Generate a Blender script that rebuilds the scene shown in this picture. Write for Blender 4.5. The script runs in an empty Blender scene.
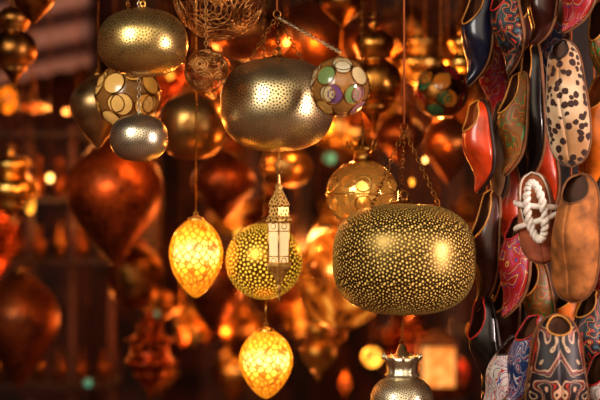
import bpy, math, random
from mathutils import Vector, Matrix
random.seed(7)
scene=bpy.context.scene
K0=36.0/85.0
CZ=1.9
def P(u,v,d):
    return Vector(((u-300)/600*K0*d, d, CZ+(200-v)/600*K0*d))
def PX(d): return K0*d/600
CEIL=3.3
# ---------------------------------------------------------------- nodes
class NB:
    def __init__(s,name):
        s.mat=bpy.data.materials.new(name); s.mat.use_nodes=True
        s.t=s.mat.node_tree; s.t.nodes.clear()
        s.out=s.n('ShaderNodeOutputMaterial')
    def n(s,typ,**k):
        x=s.t.nodes.new(typ)
        for a,b in k.items(): setattr(x,a,b)
        return x
    def l(s,a,b): s.t.links.new(a,b)
    def set(s,inp,v):
        if isinstance(v,bpy.types.NodeSocket): s.l(v,inp)
        else:
            if inp.type=='RGBA' and len(v)==3: v=(*v,1)
            inp.default_value=v
    def m(s,op,a,b=0.0,c=None):
        x=s.n('ShaderNodeMath',operation=op)
        s.set(x.inputs[0],a); s.set(x.inputs[1],b)
        if c is not None: s.set(x.inputs[2],c)
        return x.outputs[0]
    def mix(s,f,a,b):
        x=s.n('ShaderNodeMix',data_type='RGBA')
        s.set(x.inputs[0],f); s.set(x.inputs[6],a); s.set(x.inputs[7],b)
        return x.outputs[2]
    def mapr(s,v,a,b,c=0.0,d=1.0):
        x=s.n('ShaderNodeMapRange'); s.set(x.inputs[0],v)
        for i,q in enumerate((a,b,c,d)): s.set(x.inputs[i+1],q)
        return x.outputs[0]
    def ramp(s,v,stops,interp='LINEAR'):
        x=s.n('ShaderNodeValToRGB'); e=x.color_ramp.elements; x.color_ramp.interpolation=interp
        while len(e)<len(stops): e.new(0.5)
        for i,(p,c) in enumerate(stops): e[i].position=p; e[i].color=(*c,1)
        s.set(x.inputs[0],v); return x.outputs[0]
    def noise(s,scale,co=None,detail=3,dist=0.0):
        x=s.n('ShaderNodeTexNoise'); x.inputs['Scale'].default_value=scale; x.inputs['Detail'].default_value=detail
        x.inputs['Distortion'].default_value=dist
        if co is None: co=s.n('ShaderNodeTexCoord').outputs['Object']
        s.l(co,x.inputs['Vector']); return x.outputs[0]
    def vor(s,scale,co=None,feature='F1',rnd=1.0):
        x=s.n('ShaderNodeTexVoronoi',feature=feature); x.inputs['Scale'].default_value=scale
        x.inputs['Randomness'].default_value=rnd
        if co is None: co=s.n('ShaderNodeTexCoord').outputs['Object']
        s.l(co,x.inputs['Vector']); return x
    def bsdf(s,base=(.5,.5,.5),metal=0.0,rough=.5,emis=None,estr=0.0,bump=None,bd=.002,bs=.5,trans=0.0,coat=0.0,alpha=None,sheen=0.0):
        b=s.n('ShaderNodeBsdfPrincipled')
        s.set(b.inputs['Base Color'],base); s.set(b.inputs['Metallic'],metal); s.set(b.inputs['Roughness'],rough)
        if emis is not None:
            s.set(b.inputs['Emission Color'],emis); s.set(b.inputs['Emission Strength'],estr)
        if bump is not None:
            q=s.n('ShaderNodeBump'); q.inputs['Strength'].default_value=bs; q.inputs['Distance'].default_value=bd
            s.l(bump,q.inputs['Height']); s.l(q.outputs[0],b.inputs['Normal'])
        s.set(b.inputs['Transmission Weight'],trans); s.set(b.inputs['Coat Weight'],coat)
        s.set(b.inputs['Sheen Weight'],sheen)
        if alpha is not None: s.set(b.inputs['Alpha'],alpha)
        s.l(b.outputs[0],s.out.inputs[0]); return s.mat
def rosette(nb,K=7.0,rad=.3,soft=.1,sx=1.0,sy=1.0,arcw=1.0,vary=0.0):
    uv=nb.n('ShaderNodeTexCoord').outputs['UV']
    sp=nb.n('ShaderNodeSeparateXYZ'); nb.l(uv,sp.inputs[0])
    x=nb.m('MULTIPLY',sp.outputs[0],sx); y=nb.m('MULTIPLY',sp.outputs[1],sy)
    xs=nb.m('ADD',x,nb.m('MULTIPLY',nb.m('FLOOR',y),.5))
    cx=nb.m('SUBTRACT',nb.m('FRACT',xs),.5); cy=nb.m('SUBTRACT',nb.m('FRACT',y),.5)
    r=nb.m('SQRT',nb.m('ADD',nb.m('MULTIPLY',cx,cx),nb.m('MULTIPLY',cy,cy)))
    a=nb.m('ARCTAN2',cy,cx)
    rb=nb.m('MULTIPLY',r,K); b=nb.m('FLOOR',nb.m('ADD',rb,.5)); dr=nb.m('SUBTRACT',rb,b)
    n=nb.m('MAXIMUM',nb.m('MULTIPLY',b,6.0),1.0)
    f=nb.m('SUBTRACT',nb.m('FRACT',nb.m('ADD',nb.m('MULTIPLY',nb.m('DIVIDE',a,2*math.pi),n),nb.m('MULTIPLY',b,.37))),.5)
    arc=nb.m('MULTIPLY',nb.m('MULTIPLY',nb.m('DIVIDE',nb.m('MULTIPLY',f,2*math.pi),n),b),arcw)
    dist=nb.m('SQRT',nb.m('ADD',nb.m('MULTIPLY',dr,dr),nb.m('MULTIPLY',arc,arc)))
    if vary:
        pet=nb.m('SINE',nb.m('ADD',nb.m('MULTIPLY',a,6.0),nb.m('MULTIPLY',b,3.14159)))
        dist=nb.m('ADD',dist,nb.m('MULTIPLY',pet,vary))
    hole=nb.mapr(dist,rad+soft,rad-soft)
    return hole,r,uv
# ---------------------------------------------------------------- materials
def brass(name,c=(.75,.48,.18),rough=.28,dirt=.5,spot=0.0):
    nb=NB(name); n=nb.noise(25.0); f=nb.mapr(n,.35,.7)
    col=nb.mix(f,tuple(x*dirt for x in c),c)
    h=nb.vor(300.0).outputs['Distance'] if spot else n
    return nb.bsdf(col,1.0,nb.mapr(n,.3,.7,rough,rough+.15),bump=h,bd=.0006,bs=.4)
def perf(name,c=(.75,.5,.2),hole=(.03,.015,.005),rough=.3,K=7,rad=.27,emis=None,estr=0,soft=.09,dirt=.7,arcw=1.0,bs=.12,vary=0.0):
    nb=NB(name); h,r,uv=rosette(nb,K,rad,soft,arcw=arcw,vary=vary)
    n=nb.noise(14.0); base=nb.mix(nb.mapr(n,.35,.7),tuple(x*dirt for x in c),c)
    col=nb.mix(h,base,hole)
    met=nb.m('SUBTRACT',1.0,h)
    rg=nb.mapr(h,0,1,rough,.7)
    kw=dict(emis=emis,estr=nb.m('MULTIPLY',h,estr)) if emis else {}
    return nb.bsdf(col,met,rg,bump=nb.m('SUBTRACT',1.0,h),bd=.0008,bs=bs,**kw)
def pierced(name,c,em,estr,scale=4.0,th=.2):  # emissive dots added as background sparkle, nothing shines from inside
    nb=NB(name); uv=nb.n('ShaderNodeTexCoord').outputs['UV']
    v=nb.vor(scale,uv,'F1',.3).outputs['Distance']; h=nb.mapr(v,th+.08,th)
    n=nb.mapr(nb.noise(9.0),.4,.6)
    return nb.bsdf(nb.mix(h,c,em),nb.m('SUBTRACT',1.0,h),.35,emis=em,estr=nb.m('MULTIPLY',nb.m('MULTIPLY',h,n),estr))
def lit(name,c,c2,estr,scale,rnd=.1,alpha=.4):
    nb=NB(name); uv=nb.n('ShaderNodeTexCoord').outputs['UV']
    mp=nb.n('ShaderNodeMapping'); nb.l(uv,mp.inputs[0]); mp.inputs['Rotation'].default_value=(0,0,math.pi/4)
    v=nb.vor(scale,mp.outputs[0],'DISTANCE_TO_EDGE',rnd).outputs['Distance']
    g=nb.mapr(v,.03,.2)
    n=nb.mapr(nb.noise(1.2,uv),.35,.65,.55,1.1)
    st=nb.m('MULTIPLY',nb.m('MULTIPLY',nb.mapr(g,0,1,.4,1),n),estr)
    return nb.bsdf(nb.mix(g,c2,c),0.0,.25,emis=nb.mix(g,c2,c),estr=st,bump=g,bd=.001,coat=.3,alpha=nb.mapr(g,0,1,.95,alpha))
def glow(name,c,estr,c2=None):
    nb=NB(name); n=nb.noise(25.0)
    e=nb.mix(nb.mapr(n,.4,.6),c2 or tuple(x*.15 for x in c),c)
    return nb.bsdf(e,0,.3,emis=e,estr=estr)
def glass(name,c,rough=.08,alpha=.55,estr=0.0,metal=0.0):
    nb=NB(name); n=nb.noise(20.0)
    return nb.bsdf(nb.mix(nb.mapr(n,.3,.7),tuple(x*.7 for x in c),c),metal,rough,alpha=alpha,emis=c,estr=estr,coat=.8)
def leather(name,c,rough=.45,var=.6,bs=.4,coat=0.0):
    nb=NB(name); n=nb.noise(30.0); f=nb.noise(350.0)
    return nb.bsdf(nb.mix(nb.mapr(n,.35,.65),tuple(x*var for x in c),c),0.0,rough,bump=f,bd=.0006,bs=bs,coat=coat)
def ornament(name,base,c1,c2,c3=None,fq=5.0,seed=0.0,sc=2.2):
    nb=NB(name); uv=nb.n('ShaderNodeTexCoord').outputs['UV']
    sp=nb.n('ShaderNodeSeparateXYZ'); nb.l(uv,sp.inputs[0])
    x=nb.m('ABSOLUTE',nb.m('SUBTRACT',sp.outputs[0],2.0))
    cb=nb.n('ShaderNodeCombineXYZ'); nb.set(cb.inputs[0],x); nb.set(cb.inputs[1],nb.m('MULTIPLY',sp.outputs[1],2.2)); cb.inputs[2].default_value=seed
    n=nb.noise(sc,cb.outputs[0],1,.6)
    f=nb.m('FRACT',nb.m('ADD',nb.m('MULTIPLY',n,fq),nb.m('MULTIPLY',sp.outputs[1],2.0)))
    c3=c3 or c1
    col=nb.ramp(f,[(0,base),(.42,c1),(.53,base),(.62,c2),(.70,base),(.84,c3),(.91,base)],'CONSTANT')
    st=nb.mapr(nb.m('SINE',nb.m('MULTIPLY',nb.m('ADD',sp.outputs[0],sp.outputs[1]),220.0)),-1,1,.6,1.0)
    cc=nb.n('ShaderNodeVectorMath',operation='SCALE'); nb.l(col,cc.inputs[0]); nb.l(st,cc.inputs['Scale'])
    return nb.bsdf(cc.outputs[0],0,.5,bump=f,bd=.0015,bs=.3)
def leopard(name):
    nb=NB(name); co=nb.n('ShaderNodeTexCoord').outputs['Object']
    v=nb.vor(50.0,co,'F1',.9).outputs['Distance']; n=nb.noise(70.0,co)
    vv=nb.m('ADD',v,nb.m('MULTIPLY',nb.m('SUBTRACT',n,.5),.5))
    s=nb.mapr(vv,.46,.40)
    bc=nb.mix(nb.mapr(nb.noise(9.0,co),.4,.6),(.45,.22,.09),(.7,.5,.32))
    col=nb.mix(s,bc,(.045,.014,.008))
    return nb.bsdf(col,0,.8,bump=nb.noise(500.0,co),bd=.001,sheen=.3)
def wood(name,c=(.1,.04,.015),c2=(.03,.012,.006),sc=(12,12,1.2),rough=.6):
    nb=NB(name); co=nb.n('ShaderNodeTexCoord').outputs['Object']
    ms=nb.n('ShaderNodeMapping'); nb.l(co,ms.inputs[0]); ms.inputs['Scale'].default_value=sc
    n=nb.noise(1.0,ms.outputs[0],5,.8)
    return nb.bsdf(nb.mix(nb.mapr(n,.35,.65),c2,c),0,rough,bump=n,bd=.003)
M={}
M['brass']=brass('brass_polished',(.95,.58,.16),.22)
M['brass_dark']=brass('brass_aged',(.45,.2,.05),.3,.3)
M['copper']=perf('copper_aged',(.55,.18,.035),(.03,.006,.002),.33,5,.3,dirt=.35)
M['silver']=brass('nickel_silver',(.8,.72,.52),.25,.75,1)
M['A']=perf('perforated_brass_yellow',(.88,.64,.24),(.05,.02,.004),.27,7,.3)
M['B']=perf('perforated_nickel',(.85,.75,.55),(.05,.03,.012),.28,7,.28)
M['F']=perf('perforated_brass_grey',(.95,.76,.42),(.07,.03,.008),.3,7,.27,vary=.05,dirt=.6)
M['E']=perf('perforated_copper',(.75,.42,.13),(.03,.012,.004),.3,7,.28)
M['M']=perf('lace_brass_dark',(.20,.13,.045),(.8,.52,.14),.34,8,.235,(.85,.52,.12),.24,.1,.6,vary=.11,bs=.25)
M['J']=perf('perforated_brass_lit',(.40,.2,.035),(1,.7,.12),.3,5,.27,(1,.55,.05),1.1,.13)
M['lit']=lit('lit_mosaic_glass',(1,.52,.03),(.65,.19,.008),.8,2.1,.55,.5)
M['amber']=glass('amber_glass',(.6,.27,.06),.08,.72,.03)
nb=NB('amber_glass_lit'); n_=nb.noise(7.0,None,3,1.5)
e_=nb.ramp(n_,[(.36,(.12,.025,.003)),(.5,(.6,.16,.014)),(.62,(1,.45,.07))])
M['amberlit']=nb.bsdf(e_,.4,.2,emis=e_,estr=.6,coat=.6)
M['cream']=glass('cream_glass',(.85,.5,.15),.25,1.0,.2)
M['core']=glass('amber_core_glass',(.35,.16,.04),.3,1.0,.03)
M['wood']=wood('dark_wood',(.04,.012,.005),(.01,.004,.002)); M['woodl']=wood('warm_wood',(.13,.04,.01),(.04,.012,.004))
M['cord']=leather('cord_fibre',(.45,.12,.03),.8)
M['pc1']=pierced('glow_dot_copper_orange',(.3,.08,.02),(1,.27,.02),1.9,2.6,.15)
M['pc2']=pierced('glow_dot_brass_gold',(.55,.28,.06),(1,.5,.08),2.6,2.8,.13)
M['pc3']=pierced('glow_dot_copper_red',(.14,.025,.008),(.9,.14,.01),.8,2.2,.2)
nb=NB('red_copper_hammered'); v_=nb.vor(3.0,nb.n('ShaderNodeTexCoord').outputs['UV'],'DISTANCE_TO_EDGE',.6).outputs['Distance']
n_=nb.noise(6.0,None,3,.8); c_=nb.mix(nb.mapr(n_,.38,.64),(.05,.011,.003),(.30,.075,.015))
M['heart']=nb.bsdf(nb.mix(nb.mapr(v_,.1,.03,0,.4),c_,(.5,.15,.03)),.75,.42,bump=v_,bd=.004,bs=.4)
# ---------------------------------------------------------------- mesh builder
class MB:
    def __init__(s): s.v=[]; s.f=[]; s.uv=[]; s.mi=[]; s.sm=[]
    def face(s,idx,uv=None,mi=0,sm=True):
        s.f.append(idx); s.uv.append(uv or [(0,0)]*len(idx)); s.mi.append(mi); s.sm.append(sm)
    def lathe(s,prof,seg=64,N=12,mi=0,c=(0,0,0),smooth=True,flute=None,rot=0.0):
        b=len(s.v); R=max(p[0] for p in prof) or 1; cell=2*math.pi*R/N
        L=[0]
        for i in range(1,len(prof)): L.append(L[-1]+math.hypot(prof[i][0]-prof[i-1][0],prof[i][1]-prof[i-1][1]))
        for (r,z) in prof:
            for j in range(seg):
                a=2*math.pi*j/seg+rot; rr=r*(1+flute[1]*math.cos(flute[0]*a)) if flute else r
                s.v.append((c[0]+rr*math.cos(a),c[1]+rr*math.sin(a),c[2]+z))
        for i in range(len(prof)-1):
            for j in range(seg):
                k=(j+1)%seg
                s.face([b+i*seg+j,b+i*seg+k,b+(i+1)*seg+k,b+(i+1)*seg+j],
                  [(j/seg*N,L[i]/cell),((j+1)/seg*N,L[i]/cell),((j+1)/seg*N,L[i+1]/cell),(j/seg*N,L[i+1]/cell)],mi,smooth)
    def tube(s,pts,r,seg=8,mi=0,closed=False):
        pts=[Vector(p) for p in pts]; n=len(pts); b=len(s.v)
        up=Vector((0,0,1)); prev=None
        for i,p in enumerate(pts):
            if closed: t=pts[(i+1)%n]-pts[i-1]
            else: t=pts[min(i+1,n-1)]-pts[max(i-1,0)]
            t.normalize()
            if prev is None:
                x=t.cross(up) if abs(t.z)<.9 else t.cross(Vector((1,0,0)))
            else: x=prev-t*prev.dot(t)
            x.normalize(); prev=x; y=t.cross(x)
            rr=r(i/(n-1)) if callable(r) else r
            for j in range(seg):
                a=2*math.pi*j/seg; s.v.append(tuple(p+x*math.cos(a)*rr+y*math.sin(a)*rr))
        for i in range(n if closed else n-1):
            i2=(i+1)%n
            for j in range(seg):
                k=(j+1)%seg; s.face([b+i*seg+j,b+i*seg+k,b+i2*seg+k,b+i2*seg+j],None,mi)
        if not closed:
            s.face([b+j for j in range(seg)][::-1],None,mi); s.face([b+(n-1)*seg+j for j in range(seg)],None,mi)
    def ring(s,c,nrm,R,r,seg=20,mi=0,ts=6):
        c=Vector(c); q=Vector(nrm).to_track_quat('Z','Y')
        s.tube([c+q@Vector((R*math.cos(2*math.pi*i/seg),R*math.sin(2*math.pi*i/seg),0)) for i in range(seg)],r,ts,mi,True)
    def chain(s,p0,p1,link=.013,r=.0013,mi=0):
        p0=Vector(p0);p1=Vector(p1); d=p1-p0; n=max(1,int(d.length/(link*.72))); t=d.normalized()
        a=t.cross(Vector((0,1,0))) ; 
        if a.length<.1: a=t.cross(Vector((1,0,0)))
        a.normalize(); b=t.cross(a)
        for i in range(n):
            c=p0+d*((i+.5)/n); w=a if i%2 else b
            pts=[c+t*(math.cos(2*math.pi*k/8)*link*.5)+w*(math.sin(2*math.pi*k/8)*link*.3) for k in range(8)]
            s.tube(pts,r,4,mi,True)
    def box(s,lo,hi,mi=0):
        b=len(s.v)
        for z in (lo[2],hi[2]):
            for x,y in ((lo[0],lo[1]),(hi[0],lo[1]),(hi[0],hi[1]),(lo[0],hi[1])): s.v.append((x,y,z))
        for f in ((3,2,1,0),(4,5,6,7),(0,1,5,4),(1,2,6,5),(2,3,7,6),(3,0,4,7)):
            s.face([b+i for i in f],[(0,0),(1,0),(1,1),(0,1)],mi,False)
    def disc(s,c,nrm,R,dome=.0,seg=20,mi=0):
        c=Vector(c); q=Vector(nrm).to_track_quat('Z','Y'); b=len(s.v); rs=(1,.85,.5)
        for k,rr in enumerate(rs):
            h=dome*(1-rr*rr)
            for i in range(seg): s.v.append(tuple(c+q@Vector((R*rr*math.cos(2*math.pi*i/seg),R*rr*math.sin(2*math.pi*i/seg),h))))
        s.v.append(tuple(c+q@Vector((0,0,dome))))
        for k in range(2):
            for i in range(seg):
                j=(i+1)%seg; s.face([b+k*seg+i,b+k*seg+j,b+(k+1)*seg+j,b+(k+1)*seg+i],None,mi)
        for i in range(seg): s.face([b+2*seg+i,b+2*seg+(i+1)%seg,b+3*seg],None,mi)
def mesh_obj(name,mb,mats):
    me=bpy.data.meshes.new(name); me.from_pydata(mb.v,[],mb.f)
    ul=me.uv_layers.new(name='UVMap'); flat=[c for f in mb.uv for t in f for c in t]
    ul.data.foreach_set('uv',flat)
    me.polygons.foreach_set('material_index',mb.mi); me.polygons.foreach_set('use_smooth',mb.sm)
    if not isinstance(mats,(list,tuple)): mats=[mats]
    for m in mats: me.materials.append(m)
    me.update(); ob=bpy.data.objects.new(name,me); scene.collection.objects.link(ob); return ob
def thing(name,label,cat,loc,group=None):
    e=bpy.data.objects.new(name,None); e.empty_display_size=.03; e.location=loc
    e['label']=label; e['category']=cat
    if group: e['group']=group
    scene.collection.objects.link(e); return e
def part(root,name,mb,mats,label=None):
    o=mesh_obj(name,mb,mats); o.parent=root
    if label: o['label']=label
    return o
def single(name,label,cat,mb,mats,loc=(0,0,0),kind=None,group=None):
    o=mesh_obj(name,mb,mats); o.location=loc
    if kind: o['kind']=kind
    if label: o['label']=label
    if cat: o['category']=cat
    if group: o['group']=group
    return o
# ---------------------------------------------------------------- setting
def struct(name,lo,hi,mat,label):
    mb=MB(); mb.box(lo,hi); o=single(name,label,'room',mb,mat,kind='structure'); return o
def wallmat(name,c1,c2,sc):
    nb=NB(name); co=nb.n('ShaderNodeTexCoord').outputs['Object']
    ms=nb.n('ShaderNodeMapping'); nb.l(co,ms.inputs[0]); ms.inputs['Scale'].default_value=sc
    n=nb.noise(1.0,ms.outputs[0],4); return nb.bsdf(nb.mix(nb.mapr(n,.38,.62),c1,c2),0,.7,bump=n,bd=.01)
XL,XR,YB=-2.6,2.6,9.0
struct('floor',(XL,-1,-.1),(XR,YB,0),wallmat('floor_tile',(.12,.05,.03),(.2,.1,.05),(6,6,6)),'dark terracotta floor')
struct('ceiling',(XL,2.2,CEIL),(XR,YB,CEIL+.1),M['wood'],'dark timber ceiling')
struct('wall_back',(XL,YB,0),(XR,YB+.1,CEIL),wallmat('wall_plaster_brown',(.010,.003,.002),(.12,.030,.009),(4,4,3)),'red-brown plaster back wall')
struct('wall_left',(XL-.1,2.2,0),(XL,YB,CEIL),wallmat('wall_plaster_dark',(.06,.02,.01),(.2,.08,.03),(3,3,2)),'dark brown plaster side wall')
struct('wall_right',(XR,2.2,0),(XR+.1,YB,CEIL),wallmat('wall_plaster_dark2',(.06,.02,.01),(.2,.08,.03),(3,3,2)),'dark brown plaster side wall')
# ---------------------------------------------------------------- profiles
def prof(kind,R,H,n=40):
    out=[]
    if kind in('oblate','globe','drum','cushion'):
        e={'oblate':2.35,'globe':2.0,'drum':2.7,'cushion':2.5}[kind]
        for i in range(n+1):
            t=-math.pi/2+math.pi*i/n; c,s_=max(math.cos(t),0),math.sin(t)
            out.append((R*c**(2/e),H/2+H/2*math.copysign(abs(s_)**(2/e),s_)))
    elif kind=='teardrop':
        for i in range(n+1):
            t=i/n; out.append((max(R*math.sin(math.pi*t**1.35)**.78 if 0<t<1 else 0,0.0),H*t))
    elif kind=='egg':
        for i in range(n+1):
            t=(1-math.cos(math.pi*i/n))/2; out.append((max(R*math.sin(math.pi*t**1.2)**.53 if 0<t<1 else 0,0.0),H*t))
    elif kind=='onion':
        for i in range(n+1):
            t=i/n; f=math.sin(math.pi*min(t/.9,1)**1.2)**1.0 if t<.9 else 0
            g=.12*math.exp(-((t-.93)/.06)**2); out.append((R*max(f,g if t>.5 else 0,0.0),H*t))
    elif kind=='tiered':
        pts=[(0,0),(.06,.02),(.05,.06),(.16,.1),(.1,.13),(.35,.2),(.62,.28),(.7,.31),(.62,.33),(.78,.36),(1,.42),(.95,.46),(.8,.48),(.78,.62),(.95,.64),(.98,.66),(.72,.69),(.5,.74),(.45,.77),(.6,.79),(.5,.82),(.3,.88),(.14,.92),(.18,.94),(.07,.96),(.05,1)]
        out=[(R*a,H*b) for a,b in pts]
    elif kind=='stacked':
        pts=[(0,0),(.06,.04),(.05,.07),(.13,.11),(.32,.18),(.58,.24),(.52,.26),(.7,.28)]
        for i in range(13):
            a=-1.1+2.2*i/12; pts.append((.45+.55*math.cos(a),.44+.17*math.sin(a)))
        pts+=[(.5,.62),(.42,.64),(.6,.66)]
        for i in range(9):
            a=-.6+2.1*i/8; pts.append((.72*max(math.cos(a),.1),.76+.13*math.sin(a)))
        pts+=[(.12,.91),(.2,.93),(.07,.96),(.05,1)]
        out=[(R*a,H*b) for a,b in pts]
    elif kind=='vase':
        pts=[(0,0),(.5,0),(.45,.05),(.7,.15),(1,.38),(.95,.5),(.6,.66),(.3,.76),(.28,.86),(.5,.97),(.48,1)]
        out=[(R*a,H*b) for a,b in pts]
    return out
def cap(root,z,R,mat,h=None):
    h=h or R*.35
    mb=MB(); mb.lathe([(R,-.006),(R*1.02,0),(R*.8,h*.25),(R*.45,h*.5),(R*.3,h*.75),(R*.42,h*.85),(R*.15,h),(0,h)],24,8,0,(0,0,z))
    mb.ring((0,0,z+h+R*.2),(0,1,0),R*.25,R*.07,16)
    part(root,'top_cap',mb,mat); return z+h+R*.4
def lamp(label,u,v,d,w,h,kind,mat,N=12,hang='rod',capmat=None,name='pendant_lamp',group=None,ltop=None,capr=.22,bulb=None):
    s=PX(d); R=w*s/2; H=h*s; c=P(u,v,d); root=thing(name,label,'lamp',(c.x,c.y,c.z-H/2),group)
    cm=capmat or M['brass_dark']
    mb=MB(); mb.lathe(prof(kind,R,H),64 if d<4.2 else 40,N); part(root,'lamp_shade',mb,mat)
    if bulb:
        mb=MB(); mb.lathe(prof('egg',R*.86,H*.88),32,6,0,(0,0,H*.08)); part(root,'bulb',mb,bulb)
    z=cap(root,H,R*capr,cm)
    zt=(ltop if ltop is not None else CEIL)-root.location.z
    mb=MB()
    if hang=='chain': mb.chain((0,0,z),(0,0,zt)); part(root,'chain',mb,cm)
    elif hang=='rod': mb.tube([(0,0,z-.004),(0,0,zt)],.0022,6); part(root,'hanging_wire',mb,cm)
    elif isinstance(hang,tuple):
        hr=H+hang[0]*s
        for k in range(3):
            a=2*math.pi*k/3+hang[2]; mb.chain((math.cos(a)*R*hang[1],math.sin(a)*R*hang[1],H*hang[3]),(0,0,hr),.015,.0015)
        mb.ring((0,0,hr+.006),(0,1,0),.009,.0018)
        part(root,'suspension_chains',mb,M['brass_dark'])
        mb=MB(); mb.tube([(0,0,hr+.014),(0,0,zt)],.0028,6); part(root,'hanging_cord',mb,M['cord'])
    return root
nb=NB('hot_bulb_glow'); ge=nb.n('ShaderNodeTexCoord').outputs['Generated']; sp=nb.n('ShaderNodeSeparateXYZ'); nb.l(ge,sp.inputs[0])
zz=nb.m('ABSOLUTE',nb.m('SUBTRACT',sp.outputs[2],.55)); e_=nb.ramp(zz,[(.05,(1,.74,.24)),(.22,(1,.55,.06)),(.5,(.75,.24,.015))])
M['hot']=nb.bsdf(e_,0,.5,emis=e_,estr=nb.mapr(zz,.02,.42,3.6,.7))
# foreground shades
lamp('bright yellow perforated brass oval pendant lamp',143,43,3.28,90,68,'oblate',M['A'],13,'chain',M['brass'])
lamp('small silvery perforated metal oval pendant lamp',139,138,3.45,58,47,'oblate',M['B'],10,'chain',M['silver'])
lamp('large perforated brass pendant lamp hung on chains',277,105,3.5,114,93,'cushion',M['F'],16,(42,.62,.6,.93),M['brass_dark'])
lamp('largest dark pierced brass lamp with gold lacework',404,259,3.4,143,111,'drum',M['M'],16,(74,.55,-.5,.96),M['brass_dark'])
lamp('brown perforated copper oval pendant lamp',192,127,4.1,68,66,'oblate',M['E'],12,'rod')
lamp('smooth beige metal onion pendant lamp beside medallion lantern',98,112,3.85,56,78,'teardrop',brass('bronze_smooth',(.5,.33,.16),.35,.7),12,'rod')
lamp('small perforated brass ball lamp glowing with tiny holes',264,261,3.76,77,77,'globe',M['J'],11,'chain')
lamp('lit yellow mosaic glass teardrop lamp',196,258,3.75,54,80,'egg',M['lit'],12,'rod',M['brass'],capr=.3,bulb=M['hot'])
lamp('lit yellow mosaic glass teardrop lamp',266,364,3.76,54,70,'egg',M['lit'],12,'rod',M['brass'],capr=.3,ltop=P(0,300,3.76).z,bulb=M['hot'])
def medal_dirs():
    ph=(1+5**.5)/2; ico=[]; dod=[]
    for a in(-1,1):
        for b in(-1,1):
            ico+= [(0,a,b*ph),(a,b*ph,0),(b*ph,0,a)]
            dod+= [(0,a/ph,b*ph),(a/ph,b*ph,0),(b*ph,0,a/ph)]
            for c in(-1,1): dod.append((a,b,c))
    return [Vector(x).normalized() for x in ico],[Vector(x).normalized() for x in dod]
def medallion(label,u,v,d,w,core,frame,glasses,rot=0.3,top=None):
    s=PX(d); R=w*s/2; c=P(u,v,d); root=thing('medallion_lantern',label,'lantern',(c.x,c.y,c.z-R))
    mb=MB(); mb.lathe(prof('globe',R*.985,R*1.97),48,12,0,(0,0,R*.015)); part(root,'lantern_body',mb,core)
    q=Matrix.Rotation(rot,3,'Z')@Matrix.Rotation(.35,3,'X'); ico,dod=medal_dirs(); fr=MB(); i=0
    for dirs,rr in((dod,.335),(ico,.27)):
        for n in dirs:
            n=q@n; rad=R*rr; k=math.sqrt(1-rr*rr); cc=Vector((0,0,R))+n*R*k
            fr.ring(cc,n,rad,R*.022,20,0,5)
            g=MB(); g.disc(cc,n,rad*.99,R*(1-k)*1.03); part(root,'glass_medallion',g,glasses[i%len(glasses)]); i+=1
    part(root,'ring_frame',fr,frame)
    z=cap(root,2*R-.002,R*.25,frame)
    e=Vector((0,0,CEIL-root.location.z)) if top is None else top-root.location
    mb=MB(); mb.chain((0,0,z),e,.014,.0016); part(root,'chain',mb,M['silver'] if top else frame)
medallion('round lantern of cream glass medallions in brass rings',128,96,3.64,66,M['core'],M['brass_dark'],[M['cream'],M['cream'],glass('honey_glass',(.75,.36,.07),.2,1.0,.22)])
cg=[glass('cream_white_glass',(.65,.5,.26),.2,1.0,.08),glass('violet_glass',(.2,.09,.22),.15,1.0,.04),glass('white_glass',(.65,.58,.4),.2,1.0,.05),glass('honey_amber_glass',(.6,.35,.1),.15,1.0,.06),glass('green_glass',(.2,.28,.1),.15,1.0,.04),glass('pale_glass',(.6,.48,.28),.2,1.0,.05),glass('rose_glass',(.45,.22,.22),.2,1.0,.03)]
medallion('round lantern with violet green and white glass medallions',340,87,3.25,60,M['core'],M['brass_dark'],cg,.1,P(277,17,3.5))
dg=[glass('dark_green_glass',(.04,.14,.05),.1,1.0,.03),glass('dark_amber_glass',(.5,.16,.02),.1,1.0,.1),glass('ruby_glass',(.3,.02,.02),.1,1.0,.05)]
medallion('dark round lantern with green and amber jewels',441,92,3.95,54,M['brass_dark'],M['brass_dark'],dg,.6)
def wireball(label,u,v,d,w,mat):
    s=PX(d); R=w*s/2; c=P(u,v,d); root=thing('wire_ball_lantern',label,'lantern',(c.x,c.y,c.z-R))
    mb=MB(); ico,dod=medal_dirs(); q=Matrix.Rotation(.4,3,'Z')@Matrix.Rotation(.5,3,'X')
    for dirs,fr in((dod,(.36,.24,.12)),(ico,(.5,.3,.16))):
        for n in dirs:
            n=q@n
            for k in fr: mb.ring(Vector((0,0,R))+n*R*math.sqrt(1-k*k),n,R*k,.0013,24,0,5)
    part(root,'wire_shell',mb,mat)
    mb=MB(); mb.lathe(prof('globe',R*.25,R*.5),20,4,0,(0,0,R*.75)); part(root,'bulb',mb,M['amber'])
    mb=MB(); mb.chain((0,0,2*R),(0,0,CEIL-root.location.z)); part(root,'chain',mb,mat)
M['wire']=brass('wire_bronze',(.6,.3,.1),.3,.6)
wireball('small dark filigree wire ball lantern',206,71,3.3,43,M['wire'])
wireball('large dark filigree wire ball lantern',219,-6,3.55,92,M['wire'])
M['pane']=glass('milky_pane_glass',(.9,.68,.35),.3,.97,.5)
nb=NB('pale_brass'); M['pale_brass']=nb.bsdf(nb.mix(nb.mapr(nb.noise(60.0),.4,.6),(.5,.24,.05),(.95,.58,.18)),.6,.4)
nb=NB('perforated_roof'); h_,r_,uv_=rosette(nb,4,.28,.1); M['roof']=nb.bsdf(nb.mix(h_,(.85,.5,.15),(.08,.03,.008)),.55,.4)
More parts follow.
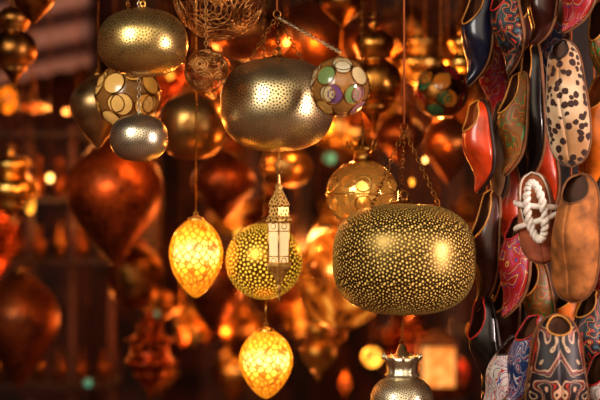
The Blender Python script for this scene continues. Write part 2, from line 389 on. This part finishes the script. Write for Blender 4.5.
def hexlantern():
    d=3.5; s=PX(d); c=P(279,302,d); root=thing('hexagonal_lantern','slender brass hexagonal lantern with cream glass panes','lantern',c)
    Z=lambda v:(302-v)*s; r=14*s
    mb=MB()
    mb.lathe([(0,0),(.002,.003),(.004,Z(297)),(.002,Z(293)),(.007,Z(288)),(.004,Z(285)),(r*.4,Z(278)),(r*.8,Z(270)),(r,Z(266)),(r,Z(263)),(r*.85,Z(262)),(0,Z(262))],6,6,smooth=False,rot=.5); part(root,'lantern_base',mb,M['pale_brass'])
    mb=MB()
    for k in range(6):
        a=math.pi*2*k/6+.5; mb.tube([(math.cos(a)*r*.82,math.sin(a)*r*.82,Z(264)),(math.cos(a)*r*.9,math.sin(a)*r*.9,Z(222))],.0022,6)
        b=math.pi*2*(k+1)/6+.5
        for zz in(231,256):
            rr=.84+.05*(264-zz)/42
            mb.tube([(math.cos(a)*r*rr,math.sin(a)*r*rr,Z(zz)),(math.cos(b)*r*rr,math.sin(b)*r*rr,Z(zz))],.0012,5)
        m_=(a+b)/2
        for zz,rr in((Z(226),.77),(Z(260.5),.71)):
            mb.ring((math.cos(m_)*r*rr,math.sin(m_)*r*rr,zz),(math.cos(m_),math.sin(m_),0),r*.2,.0011,12,0,4)
    part(root,'lantern_frame',mb,M['pale_brass'])
    for k in range(6):
        a=math.pi*2*k/6+.5;b=a+math.pi/3; g=MB()
        g.v=[(math.cos(x)*r*q,math.sin(x)*r*q,z) for x,z,q in((a,Z(263),.8),(b,Z(263),.8),(b,Z(223),.87),(a,Z(223),.87))]; g.face([0,1,2,3],[(0,0),(1,0),(1,1),(0,1)],0,False)
        part(root,'glass_pane',g,M['pane'])
    mb=MB(); mb.lathe([(0,Z(222)),(r*.95,Z(223)),(r*1.05,Z(221)),(r*1.05,Z(219)),(r*.85,Z(216)),(r*.78,Z(207)),(r*.88,Z(205)),(r*.66,Z(199)),(r*.4,Z(193)),(r*.26,Z(189)),(r*.3,Z(186)),(r*.12,Z(183)),(r*.07,Z(175)),(0,Z(174))],6,5,smooth=False,rot=.5); mb.ring((0,0,Z(172)),(0,1,0),.006,.0012); part(root,'lantern_roof',mb,M['roof'])
    mb=MB(); mb.chain((0,0,Z(170)),(0,0,Z(151.5)),.009,.001); part(root,'chain',mb,M['brass'])
hexlantern()
def globe_lantern(label,u,v,d,w,h,mat,bulb=True):
    s=PX(d); R=w*s/2; H=h*s; c=P(u,v,d); root=thing('globe_lantern',label,'lantern',(c.x,c.y,c.z-H/2))
    mb=MB(); mb.lathe(prof('globe',R,H),48,12); part(root,'glass_globe',mb,mat)
    mb=MB()
    for k in range(6):
        a=math.pi*k/3
        for sg in(-1,1): mb.ring((math.cos(a+.52)*R*.93,math.sin(a+.52)*R*.93,H/2+sg*H*.14),(math.cos(a+.52),math.sin(a+.52),sg*.35),R*.22,.002,16)
    mb.ring((0,0,H/2),(0,0,1),R*1.01,.002,40)
    mb.lathe([(0,-.035),(.004,-.03),(.003,-.02),(.012,-.008),(R*.3,0.004),(R*.45,H*.06),(R*.4,H*.06)],32,8)
    part(root,'brass_bands',mb,M['brass'])
    mb=MB(); z=H*.95
    mb.lathe([(R*.5,z-.012),(R*.52,z-.006),(R*.3,z+.004),(R*.22,z+.014),(R*.24,z+.03),(R*.36,z+.04),(R*.3,z+.044),(R*.14,z+.048),(R*.1,z+.06),(0,z+.063)],32,10)
    for k in range(8):
        a=math.pi*k/4; x,y=math.cos(a)*R*.34,math.sin(a)*R*.34
        mb.tube([(x,y,z+.036),(x*1.15,y*1.15,z+.05),(x*1.25,y*1.25,z+.062)],lambda t:.005*(1-t)+.0006,6)
    part(root,'crown_cap',mb,M['brass'])
    if bulb:
        g=MB(); g.lathe(prof('teardrop',R*.2,H*.34),20,4,0,(0,0,H*.36)); part(root,'bulb',g,M['bulb'])
    mb=MB(); mb.chain((0,0,z+.063),(0,0,CEIL-root.location.z)); part(root,'chain',mb,M['brass_dark'])
M['bulb']=glow('bulb_glow',(1,.5,.12),4.0,(1,.45,.08))
M['gold_glass']=glass('golden_mirror_glass',(1.0,.55,.12),.06,.66,.07,.6)
globe_lantern('golden amber glass globe lantern with brass crown',362,194,3.7,73,68,M['gold_glass'])
globe_lantern('large amber glass globe lantern glowing inside',342,278,4.6,92,102,M['amberlit'],False)
def urn():
    d=3.4; s=PX(d); c=P(402,470,d); root=thing('urn_lamp','silver engraved urn-shaped lamp hanging below big lamp','lamp',c)
    Z=lambda v:(470-v)*s; r=32*s
    m=perf('engraved_silver',(.9,.8,.55),(.12,.06,.025),.28,6,.33,bs=.5,vary=.1)
    mb=MB(); mb.lathe([(0,0),(.02,0),(r*.4,Z(455)),(r*.8,Z(440)),(r*.98,Z(420)),(r*1.02,Z(405)),(r*.97,Z(393)),(r*.86,Z(386)),(r*.7,Z(381)),(r*.5,Z(378)),(r*.46,Z(374))],48,14); part(root,'lamp_body',mb,m)
    mb=MB(); mb.lathe([(r*.46,Z(377)),(r*.56,Z(375)),(r*.46,Z(372)),(r*.5,Z(362)),(r*.6,Z(357)),(r*.5,Z(356)),(r*.2,Z(354)),(r*.1,Z(345)),(0,Z(344))],48,10,flute=(12,.03))
    for k in range(12):
        a=2*math.pi*k/12; x,y=math.cos(a)*r*.57,math.sin(a)*r*.57
        mb.tube([(x,y,Z(359)),(x*1.06,y*1.06,Z(356)),(x*1.08,y*1.08,Z(353))],lambda t:.004*(1-t)+.001,6)
    part(root,'crown_collar',mb,M['silver'])
    mb=MB(); mb.ring((0,0,Z(342)),(0,1,0),.006,.0014); mb.chain((0,0,Z(340)),(0,0,Z(314.8)),.01,.0011); part(root,'chain',mb,M['brass_dark'])
urn()
# ---------------------------------------------------------------- mid / background lamps
gb='lamps hanging deep in the shop'
placed=[]
def blk(u,d,w): placed.append((P(u,0,d).x,d,w*PX(d)/2))
def mid(label,u,v,d,w,h,k,m): 
    lamp(label,u,v,d,w,h,k,m,12,'rod'); blk(u,d,w)
blk(342,4.6,92)
mid('stacked orange brass lantern with pointed tip',374,76,3.95,56,120,'stacked',brass('orange_bronze',(.85,.38,.08),.26,.4))
mid('small golden pointed brass lantern',462,60,4.4,40,64,'stacked',M['brass'])
mid('large red copper teardrop lamp',115,203,4.9,98,136,'teardrop',M['heart'])
mid('flat dark metal oval lamp',136,277,5.2,56,62,'oblate',M['brass_dark'])
mid('brown copper oval pendant lamp',250,34,4.4,84,52,'oblate',M['copper'])
mid('brown copper oval pendant lamp',286,168,4.7,52,38,'oblate',M['E'])
mid('dark brass pendant with wide body',343,2,4.2,46,52,'onion',M['brass_dark'])
mid('dark stacked pointed brass lantern',14,44,4.2,46,96,'stacked',M['brass_dark'])
mid('dark pointed brass lantern',34,0,3.9,44,50,'teardrop',M['brass_dark'])
mid('large orange copper globe lamp',312,40,5.0,76,76,'globe',M['copper'])
mid('golden brass double bulb lamp',418,60,5.1,60,66,'stacked',M['brass'])
mid('orange copper onion lamp',398,135,5.3,50,60,'onion',M['copper'])
mid('copper teardrop lamp with dark top',448,150,4.9,50,70,'teardrop',M['copper'])
mid('dark copper teardrop lamp',215,292,5.3,60,96,'teardrop',M['heart'])
mid('large dark copper teardrop lamp',20,330,5.2,80,120,'teardrop',M['heart'])
mid('pierced glow-dotted golden lantern with pointed tip',318,348,5.1,34,70,'stacked',M['pc2'])
mid('pierced glow-dotted copper lantern with pointed tip',150,355,5.1,50,96,'tiered',M['pc3'])
cols={'o':glow('glow_spot_orange',(1,.24,.01),1.7),'y':glow('glow_spot_yellow',(1,.45,.05),3.0),'w':glow('glow_spot_white',(1,.62,.22),5.0,(1,.5,.1)),'r':glow('glow_spot_red',(.7,.05,.01),.7),'t':glow('glow_spot_teal',(.1,.4,.28),.4,(.05,.3,.2)),'d':glow('glow_spot_dim',(.9,.17,.01),.7)}
names={'o':'orange','y':'yellow','w':'warm white','r':'red','t':'teal','d':'dim amber'}
bg=[(8,100,5.6,16,26,'o'),(34,108,5.75,30,12,'d'),(78,112,5.8,30,10,'d'),(30,205,5.3,9,18,'y'),(50,178,5.6,6,8,'w'),
(322,242,5.5,26,26,'w'),(296,264,5.2,14,14,'y'),(372,357,5.4,20,20,'y'),(462,372,5.8,14,30,'r'),(205,322,5.9,26,44,'d'),
(182,338,6,12,22,'d'),(247,330,7.2,7,60,'o'),(262,282,7.3,6,50,'o'),(330,158,6,12,12,'t'),(156,314,5.6,6,6,'t'),(88,383,5.5,9,9,'t'),
(345,384,5.8,12,26,'d'),(458,130,5.2,6,8,'y'),(473,108,5.2,6,12,'o'),(238,232,5.9,8,10,'y'),(412,182,4.6,5,8,'y'),(425,160,4.8,4,6,'w'),(475,330,5.4,14,14,'o'),(170,75,5.5,6,8,'y'),(300,105,5.8,8,10,'y')]
kk={'d':'tiered','o':'oblate','y':'globe','w':'globe','t':'globe','r':'tiered'}
for (u,v,d,w,h,k) in bg:  # lanterns and added glow spots standing in for blurred highlights
    lamp('small %s lantern-shaped glow spot deep in the shop'%names[k],u,v,d,w,h,kk[k],cols[k],10,'rod',M['brass_dark'],name='glow_spot_lantern',group='lantern-shaped glow spots in the shop',capr=.35); blk(u,d,w)
# added lantern-shaped box; its glow stands in for a pale lit panel
c=P(437,385,5.6); s=PX(5.6); bl=thing('panel_glow_box','square wooden box added as glow for a pale lit panel','lantern',c); blk(437,5.6,50)
W_=18*s; H_=40*s; M['paper']=glow('lit_panel_glow',(.95,.5,.15),.6,(.75,.28,.05))
for k in range(4):
    a=k*math.pi/2; g=MB(); q=Matrix.Rotation(a,3,'Z')
    g.v=[tuple(q@Vector(p)) for p in((-W_,-W_,0),(W_,-W_,0),(W_,-W_,H_),(-W_,-W_,H_))]; g.face([0,1,2,3],None,0,False); part(bl,'lit_panel',g,M['paper'])
    g=MB(); x,y,_=q@Vector((W_,W_,0)); g.tube([(x,y,-.01),(x,y,H_+.01)],.008,6); part(bl,'frame_post',g,M['woodl'])
g=MB(); g.lathe([(W_*1.6,H_),(W_*1.6,H_+.01),(.01,H_+.06),(0,H_+.06)],4,4,0,(0,0,0),False,None,math.pi/4); part(bl,'lantern_roof',g,M['woodl'])
g=MB(); g.tube([(0,0,H_+.055),(0,0,CEIL-c.z)],.003,6); part(bl,'hanging_wire',g,M['brass_dark'])
kinds=['onion','tiered','teardrop','stacked','tiered','stacked','oblate']
mats=['copper','pc1','pc3','brass_dark','heart','pc2','heart','brass_dark','copper','brass']
lab={'copper':'dark aged copper','pc1':'pierced glow-dotted orange copper','pc3':'pierced glow-dotted red copper','brass_dark':'dark aged brass','pc2':'pierced glow-dotted golden brass','brass':'shiny golden brass','heart':'red hammered copper'}
rr=random.Random(5); tries=0; cnt=0
posts=((252,7.8),(150,8.2),(300,8.4),(395,8.0),(225,8.5),(452,7.6))
while cnt<58 and tries<14000:
    tries+=1
    u=rr.uniform(-10,485); v=rr.uniform(20,400); d=rr.uniform(4.9,8.0)
    w=rr.uniform(34,72)*6/d; h=w*rr.uniform(1.1,1.9); c=P(u,v,d)
    if u<130 and d>5.9: continue
    if u<112 and v-h/2<135: continue
    R=w*PX(d)/2
    if any(math.hypot(c.x-x,c.y-y)<R+r0+.01 for x,y,r0 in placed): continue
    if any(math.hypot(c.x-P(uu,0,dd).x,d-dd)<R+.12 for uu,dd in posts): continue
    placed.append((c.x,c.y,R)); cnt+=1; k=rr.choice(kinds); mt=rr.choice(mats)
    if k in('oblate','globe'): h=w*.85
    lamp('%s %s lamp hanging deep inside the shop'%(lab[mt],{'onion':'onion shaped','tiered':'tiered pointed','globe':'round','teardrop':'teardrop','oblate':'oval','stacked':'double bulb'}[k]),u,v,d,w,h,k,M[mt],10,'rod',group=gb,name='pendant_lamp')
# shelf unit
sh=thing('shelf_unit','tall warm wooden shelf unit crowded with brassware','shelf',P(52,400,6.6)*1.0)
sh.location.z=0; sx=sh.location.x
for xo in(-.28,-.1,.1,.28):
    mb=MB(); mb.box((xo-.012,-.03,0),(xo+.012,.03,2.25)); part(sh,'shelf_post',mb,M['woodl'])
zs=[1.05,1.62,1.9,2.2]
for z in zs:
    mb=MB(); mb.box((-.31,-.14,z-.008),(.31,.14,z+.008)); part(sh,'shelf_board',mb,M['wood'])
for z in zs[:-1]:
    for i in range(6):
        h=random.uniform(.14,.22); r=random.uniform(.028,.036); mb=MB()
        mb.lathe(prof('vase',r,h),24,6); single('brass_vase','small brass vase on wooden shelf','vase',mb,[random.choice([M['copper'],M['copper'],M['brass_dark']])],(sx-.245+.098*i,6.53,z+.009),group='brass vases on the shelf unit')
def post(u,d,w,mat,label):
    x=P(u,200,d).x; mb=MB(); mb.box((x-w/2,d-w/2,0),(x+w/2,d+w/2,CEIL)); mb.box((x-w*.8,d-w*.8,2.7),(x+w*.8,d+w*.8,2.8)); single('wooden_post',label,'post',mb,mat)
post(252,7.8,.09,M['woodl'],'warm lit carved wooden post'); post(150,8.2,.12,M['wood'],'dark carved wooden post'); post(300,8.4,.1,M['wood'],'dark carved wooden post'); post(395,8.0,.14,M['wood'],'dark carved wooden post'); post(225,8.5,.06,M['woodl'],'warm lit carved wooden post'); post(452,7.6,.1,M['wood'],'dark carved wooden post')
# slatted awning on two poles
nb=NB('striped_awning_cloth'); co=nb.n('ShaderNodeTexCoord').outputs['Object']; sp=nb.n('ShaderNodeSeparateXYZ'); nb.l(co,sp.inputs[0])
st=nb.mapr(nb.m('SINE',nb.m('MULTIPLY',nb.m('ADD',sp.outputs[2],nb.m('MULTIPLY',sp.outputs[0],-.2)),38.0)),-.2,.2); am=nb.bsdf(nb.mix(st,(.05,.02,.02),(.36,.25,.24)),0,.8,bump=nb.noise(40.0,co))
a0=P(-25,70,7.4); aw=thing('striped_awning','sloping striped cloth awning on wooden poles','awning',(a0.x,a0.y,0))
mb=MB(); nx=24
for i in range(nx+1):
    for j in range(9):
        x=i/nx*.62; y=j/8*.15; mb.v.append((x,y,a0.z+.2*x-j/8*.5+.42+.01*math.sin(x*50)))
for i in range(nx):
    for j in range(8): mb.face([i*9+j,(i+1)*9+j,(i+1)*9+j+1,i*9+j+1])
part(aw,'awning_cloth',mb,am)
for x in(.0,.62):
    mb=MB(); mb.tube([(x,.02,0),(x,.02,a0.z+.42+.2*x)],.015,8); part(aw,'awning_pole',mb,M['wood'])
# ---------------------------------------------------------------- shoes
def smooth(x): x=max(0,min(1,x)); return x*x*(3-2*x)
def slipper(label,u,v,d,L,W,yaw,roll,mu,ms='sole_tan',ml='lining',mt='trim_gold',toe='point',op=.42,cut=58,name='slipper',pitch=0.0,deco=None,depth=.052):
    s=PX(d); L*=s; W*=s*.92; c=P(u,v,d)
    root=thing(name,label,'shoe',c,'slippers hanging on the shoe display')
    root.rotation_mode='ZYX'; root.rotation_euler=(pitch,roll,yaw)
    def w(t):
        if t<.5: e=(1-(1-min(t/.28,1))**2.4)**.5 if t<.28 else 1
        else: e=1
        base=.80+.20*smooth((t-.15)/.5)
        if toe=='point': e2=(1-max(0,(t-.55)/.45)**1.8)**.95 if t<1 else 0
        else: e2=(1-max(0,(t-.68)/.32)**2.6)**.5 if t<1 else 0
        return max(W/2*e*base*e2,.0006)
    curl=lambda t:-.026*max(0,(t-.72)/.28)**2 if toe=='point' else 0
    Hh=lambda t:depth*(.62+.38*math.exp(-((t-.45)/.25)**2))*(1-.55*smooth((t-.5)/.5))*(min(1,(t/.06)+.25))*(1 if t<.94 else max(.15,math.sqrt(max(0,(1-t)/.06))))
    def pt(t,a,k=1.0): ww=w(t); return (ww*k*math.sin(a),-Hh(t)*math.cos(a)*k+curl(t),L/2-L*t)
    nt=44; ns=9
    def ca(t):
        x=(t-.0)/op
        return math.radians(cut)*(1-x**3.2)**.6 if x<1 else 0
    mb=MB()
    for side in(-1,1):
        b=len(mb.v)
        for i in range(nt+1):
            t=i/nt; c0=ca(t)
            for j in range(ns+1):
                a=c0+(math.pi/2-c0)*j/ns; mb.v.append(pt(t,side*a))
        for i in range(nt):
            for j in range(ns):
                q=[b+i*(ns+1)+j,b+i*(ns+1)+j+1,b+(i+1)*(ns+1)+j+1,b+(i+1)*(ns+1)+j]
                aa=lambda i_,j_:(side*(ca(i_/nt)/(math.pi/2)+(1-ca(i_/nt)/(math.pi/2))*j_/ns)+2,i_/nt)
                uvq=[aa(i,j),aa(i,j+1),aa(i+1,j+1),aa(i+1,j)]
                if side>0: q.reverse();uvq.reverse()
                mb.face(q,uvq)
    o=part(root,'upper',mb,[M[mu],M[ml]])
    sd=o.modifiers.new('s','SOLIDIFY'); sd.thickness=.0025; sd.offset=-1; sd.material_offset=1
    def outline(k,y): 
        pts=[(w(t/nt)*k,y+curl(t/nt),(L/2-L*t/nt)*(1+(k-1)*.5)) for t in range(nt+1)]
        return pts+[(-x,yy,z) for x,yy,z in pts[::-1]]
    mb=MB(); a=outline(1.05,.0); b2=outline(1.05,.008); n=len(a); mb.v=a+b2
    for i in range(n): j=(i+1)%n; mb.face([i,j,n+j,n+i],None,0)
    for off,fl in((0,0),(n,1)):
        for i in range(nt):
            f=[off+i,off+i+1,off+n-2-i,off+n-1-i]; mb.face(f if fl else f[::-1],None,0,False)
    part(root,'sole',mb,M[ms])
    mb=MB(); a=outline(.93,-.004); mb.v=a
    for i in range(nt): mb.face([i,i+1,n-2-i,n-1-i],[(0,0)]*4,0,True)
    part(root,'insole',mb,M[ml])
    mb=MB(); no=26; ts=[op*(1-(i/no)**1.4) for i in range(no+1)]
    pts=[pt(t,-ca(t),1.01) for t in ts]+[pt(t,ca(t),1.01) for t in ts[::-1]][1:]
    mb.tube(pts,.0024,6,0,False); part(root,'edge_trim',mb,M[mt])
    if deco=='straps':
        nn=120
        for ph in(0,math.pi):
            pts=[]
            for i in range(nn):
                q=2*math.pi*i/nn; h=11*q+ph; e=.0055
                rx,rz=.019+e*math.cos(h),.066+e*math.cos(h)
                pts.append((rx*math.cos(q),-depth*1.15+e*math.sin(h),.018+rz*math.sin(q)))
            mb=MB(); mb.tube(pts,.0052,7,0,True); part(root,'braided_strap',mb,M['white_fur'])
        for z0,sl in((.03,.03),(-.005,-.03)):
            mb=MB(); t0=.5-z0/L; mb.tube([pt(t0+sl*x/40,math.radians(x),1.16) for x in range(-85,86,10)],.0068,10); part(root,'strap',mb,M['white_fur'])
    return root
M['sole_tan']=leather('sole_leather_tan',(.25,.1,.035),.6); M['lining']=leather('lining_leather',(.12,.04,.015),.6)
M['sole_dark']=leather('sole_leather_dark',(.04,.02,.015),.5)
M['lining_orange']=leather('lining_orange',(.5,.15,.04),.6)
M['trim_gold']=leather('trim_gold_thread',(.65,.28,.05),.4); M['trim_red']=leather('trim_red',(.5,.03,.02),.5); M['trim_white']=leather('trim_white',(.7,.6,.5),.6)
M['trim_dark']=leather('trim_dark',(.03,.015,.015),.5)
M['navy']=leather('navy_leather',(.012,.014,.04),.28,coat=.4); M['black']=leather('black_leather',(.014,.009,.009),.28,coat=.4)
M['red']=leather('red_leather',(.62,.06,.01),.3,coat=.4); M['orange']=leather('orange_leather',(.78,.19,.015),.35,coat=.3); M['tan']=leather('tan_suede',(.5,.18,.045),.8,.45)
M['brown']=leather('brown_leather',(.08,.018,.01),.33,coat=.3); M['beige']=leather('beige_leather',(.28,.15,.08),.4); M['pink']=leather('pink_leather',(.55,.17,.09),.45)
M['white_fur']=leather('white_felt',(.9,.8,.72),.9,.85)
M['leopard']=leopard('leopard_fur')
M['emb_dark']=ornament('embroidered_black',(.014,.008,.01),(.5,.035,.015),(.6,.3,.06),(.04,.14,.2),6,1.0)
M['emb_multi']=ornament('embroidered_multicolour',(.25,.1,.02),(.08,.26,.07),(.75,.22,.02),(.6,.05,.015),5,3.0)
M['emb_red']=ornament('embroidered_red',(.4,.014,.015),(.7,.42,.1),(.04,.08,.35),(.5,.02,.12),5,5.0)
M['emb_white']=ornament('embroidered_white',(.65,.56,.52),(.03,.08,.3),(.5,.04,.03),(.04,.04,.06),5,7.0)
M['emb_blue']=ornament('embroidered_blue',(.02,.05,.18),(.7,.6,.6),(.65,.07,.04),(.6,.55,.55),5,9.0)
M['emb_brown']=ornament('embroidered_brown_gold',(.018,.008,.012),(.7,.4,.25),(.45,.04,.02),(.6,.4,.25),4.5,12.4,1.8)
S=slipper
R_=math.radians
S('navy leather slipper with orange edging',481,35,3.5,104,42,R_(-62),R_(5),'navy',mt='trim_gold',ms='sole_tan')
S('black slipper with red and gold embroidery',511,26,3.44,96,38,R_(-62),R_(-7),'emb_dark',mt='trim_red',op=.33)
S('brown leather slipper with tan lining',546,8,3.5,84,34,R_(-62),R_(10),'brown',mt='trim_gold')
S('red slipper with gold and blue embroidery',582,-8,3.42,90,40,R_(-52),R_(16),'emb_red',mt='trim_dark')
S('red-orange leather slipper with pointed toe',483,146,3.42,92,42,R_(-68),R_(-4),'red',mt='trim_gold',ms='sole_dark',ml='lining_orange',op=.33)
S('beige leather slipper seen edge on',503,156,3.52,112,38,R_(-82),R_(3),'beige',mt='trim_dark',ms='sole_dark')
S('green and orange embroidered slipper',518,124,3.44,104,38,R_(-72),R_(5),'emb_multi',mt='trim_gold')
S('black slipper with gold edging',536,112,3.5,138,40,R_(-76),R_(-2),'black',mt='trim_gold')
S('white and brown leopard print slipper',567,103,3.36,126,48,R_(-30),R_(-4),'leopard',mt='trim_dark',toe='round',op=.15,cut=44)
S('bright orange leather slipper',597,138,3.44,130,44,R_(-58),R_(9),'orange',mt='trim_gold',ms='sole_dark',ml='lining_orange',op=.3)
S('dark brown leather slipper',490,250,3.52,122,40,R_(-72),R_(4),'brown',mt='trim_gold',ms='sole_tan')
S('red slipper with colourful embroidery',518,266,3.46,104,40,R_(-62),R_(7),'emb_red',mt='trim_red',op=.26)
S('pink leather sandal with white straps',538,218,3.33,92,44,R_(-12),R_(-8),'pink',mt='trim_white',toe='round',deco='straps',name='sandal',op=.66,ml='lining_orange')
S('tan suede slipper with rounded toe',577,238,3.28,128,52,R_(-32),R_(5),'tan',mt='sole_tan',toe='round',ml='lining',op=.24,depth=.085)
S('black leather slipper with red edging',489,344,3.5,94,40,R_(-66),R_(-5),'black',mt='trim_red',ms='sole_dark')
S('white embroidered slipper with dark pattern',505,376,3.4,86,36,R_(-62),R_(24),'emb_white',mt='trim_dark',op=.3)
S('blue and white embroidered slipper',527,362,3.3,96,38,R_(-58),R_(15),'emb_blue',mt='trim_red',op=.3)
S('black slipper with pale gold and red embroidery',557,388,3.2,146,68,R_(0),R_(0),'emb_brown',mt='trim_gold',op=.13,cut=46)
S('dark slipper with colourful embroidery',542,300,3.52,84,38,R_(-62),R_(-8),'emb_multi',mt='trim_gold')
S('brown leather slipper behind others',530,34,3.61,96,34,R_(-60),R_(4),'brown')
S('red leather slipper behind others',513,212,3.61,100,34,R_(-60),R_(-5),'red')
S('black embroidered slipper behind others',590,338,3.42,96,38,R_(-60),R_(8),'emb_dark',op=.3)
S('blue striped slipper behind others',556,50,3.61,110,36,R_(-65),R_(5),'emb_blue')
S('dark red leather slipper behind others',547,165,3.62,110,36,R_(-65),R_(-6),'red')
S('red embroidered slipper behind others',606,262,3.5,110,36,R_(-50),R_(5),'emb_red')
S('brown leather slipper behind others',508,322,3.62,90,34,R_(-60),R_(6),'brown')
S('embroidered red slipper behind others',498,80,3.6,80,34,R_(-60),R_(-8),'emb_red')
S('orange leather slipper behind others',570,318,3.56,80,34,R_(-60),R_(10),'orange')
S('colourful embroidered slipper behind others',607,48,3.5,96,36,R_(-50),R_(-6),'emb_multi')
S('white embroidered slipper behind others',602,392,3.36,80,38,R_(-50),R_(6),'emb_white',mt='trim_red')
S('navy leather slipper behind others',533,270,3.62,80,34,R_(-60),R_(-4),'navy')
S('tan leather slipper behind others',560,8,3.6,70,34,R_(-60),R_(-12),'beige')
S('black leather slipper behind others',500,400,3.55,70,34,R_(-60),R_(8),'black')
x0=P(492,0,3.7).x
mb=MB(); mb.box((x0,3.68,0),(1.25,3.72,CEIL)); single('shoe_display_board','dark wooden board behind hanging slippers','board',mb,M['wood'])
for u,d in((487,3.64),(508,3.66),(528,3.67),(545,3.67),(571,3.62),(594,3.62)):
    x=P(u,200,d).x; mb=MB(); mb.tube([(x,d,.9),(x,d,CEIL)],.003,6); single('display_cord','brown cord holding the hanging slippers','cord',mb,M['cord'],group='cords of the shoe display')
# ---------------------------------------------------------------- lights
def area(loc,target,size,e,col,name):
    l=bpy.data.lights.new(name,'AREA'); l.energy=e; l.size=size; l.color=col; o=bpy.data.objects.new(name,l); o.location=loc
    o.rotation_euler=(Vector(target)-Vector(loc)).to_track_quat('-Z','Y').to_euler(); scene.collection.objects.link(o)
def point(loc,e,col,r=.08,name='warm_light'):
    l=bpy.data.lights.new(name,'POINT'); l.energy=e; l.color=col; l.shadow_soft_size=r; o=bpy.data.objects.new(name,l); o.location=loc; scene.collection.objects.link(o)
area((-1.8,0.6,3.2),(-.3,3.5,1.95),1.4,68,(1,.95,.86),'daylight_left')
area((2.55,1.9,2.12),(0.2,3.5,1.9),.36,66,(1,.8,.74),'light_right')  # small warm light placed for the big lamp's right highlight
area((0.3,-.8,3.4),(0.1,3.5,1.9),2.4,25,(1,.82,.62),'daylight_front')
W=(1,.36,.08)
for (u,v,d,e) in((322,300,5.6,10),(60,110,5.9,9),(200,330,6.0,6),(440,330,6.2,8),(250,120,6.2,13),(420,120,5.6,14),(130,220,7.8,7),(300,250,8.3,8),(430,150,8.2,10),(40,330,5.8,4),(250,20,6.5,10),(330,60,4.5,9),(440,200,4.3,6),(70,170,4.4,5),(30,200,6.2,4),(300,385,5.4,5),(170,90,4.6,5)):
    point(P(u,v,d),e,W,.04)
point(P(30,60,6.9),2,(1,.8,.7),.1,'awning_fill')  # added fill point that brightens the awning, no fixture
w=bpy.data.worlds.new('World'); scene.world=w; w.use_nodes=True; t=w.node_tree; t.nodes.clear()
tc=t.nodes.new('ShaderNodeTexCoord'); sp=t.nodes.new('ShaderNodeSeparateXYZ'); rp=t.nodes.new('ShaderNodeValToRGB'); bgn=t.nodes.new('ShaderNodeBackground'); ou=t.nodes.new('ShaderNodeOutputWorld')
t.links.new(tc.outputs['Generated'],sp.inputs[0]); mr=t.nodes.new('ShaderNodeMapRange'); mr.inputs[1].default_value=-1; t.links.new(sp.outputs[2],mr.inputs[0]); t.links.new(mr.outputs[0],rp.inputs[0])
e=rp.color_ramp.elements; e[0].position=.38; e[0].color=(.06,.022,.008,1); e[1].position=.72; e[1].color=(1.0,.88,.7,1); q=e.new(.5); q.color=(.22,.115,.05,1)
t.links.new(rp.outputs[0],bgn.inputs[0]); bgn.inputs[1].default_value=.75; t.links.new(bgn.outputs[0],ou.inputs[0])
cam=bpy.data.cameras.new('camera'); co=bpy.data.objects.new('camera',cam); scene.collection.objects.link(co); co.location=(0,0,CZ); co.rotation_euler=(math.pi/2,0,0)
cam.lens=85; cam.sensor_width=36; cam.dof.use_dof=True; cam.dof.focus_distance=3.4; cam.dof.aperture_fstop=1.5; cam.clip_start=.05
scene.camera=co
scene.view_settings.view_transform='Standard'
try: scene.view_settings.look='Medium High Contrast'
except Exception as ex: print(ex)
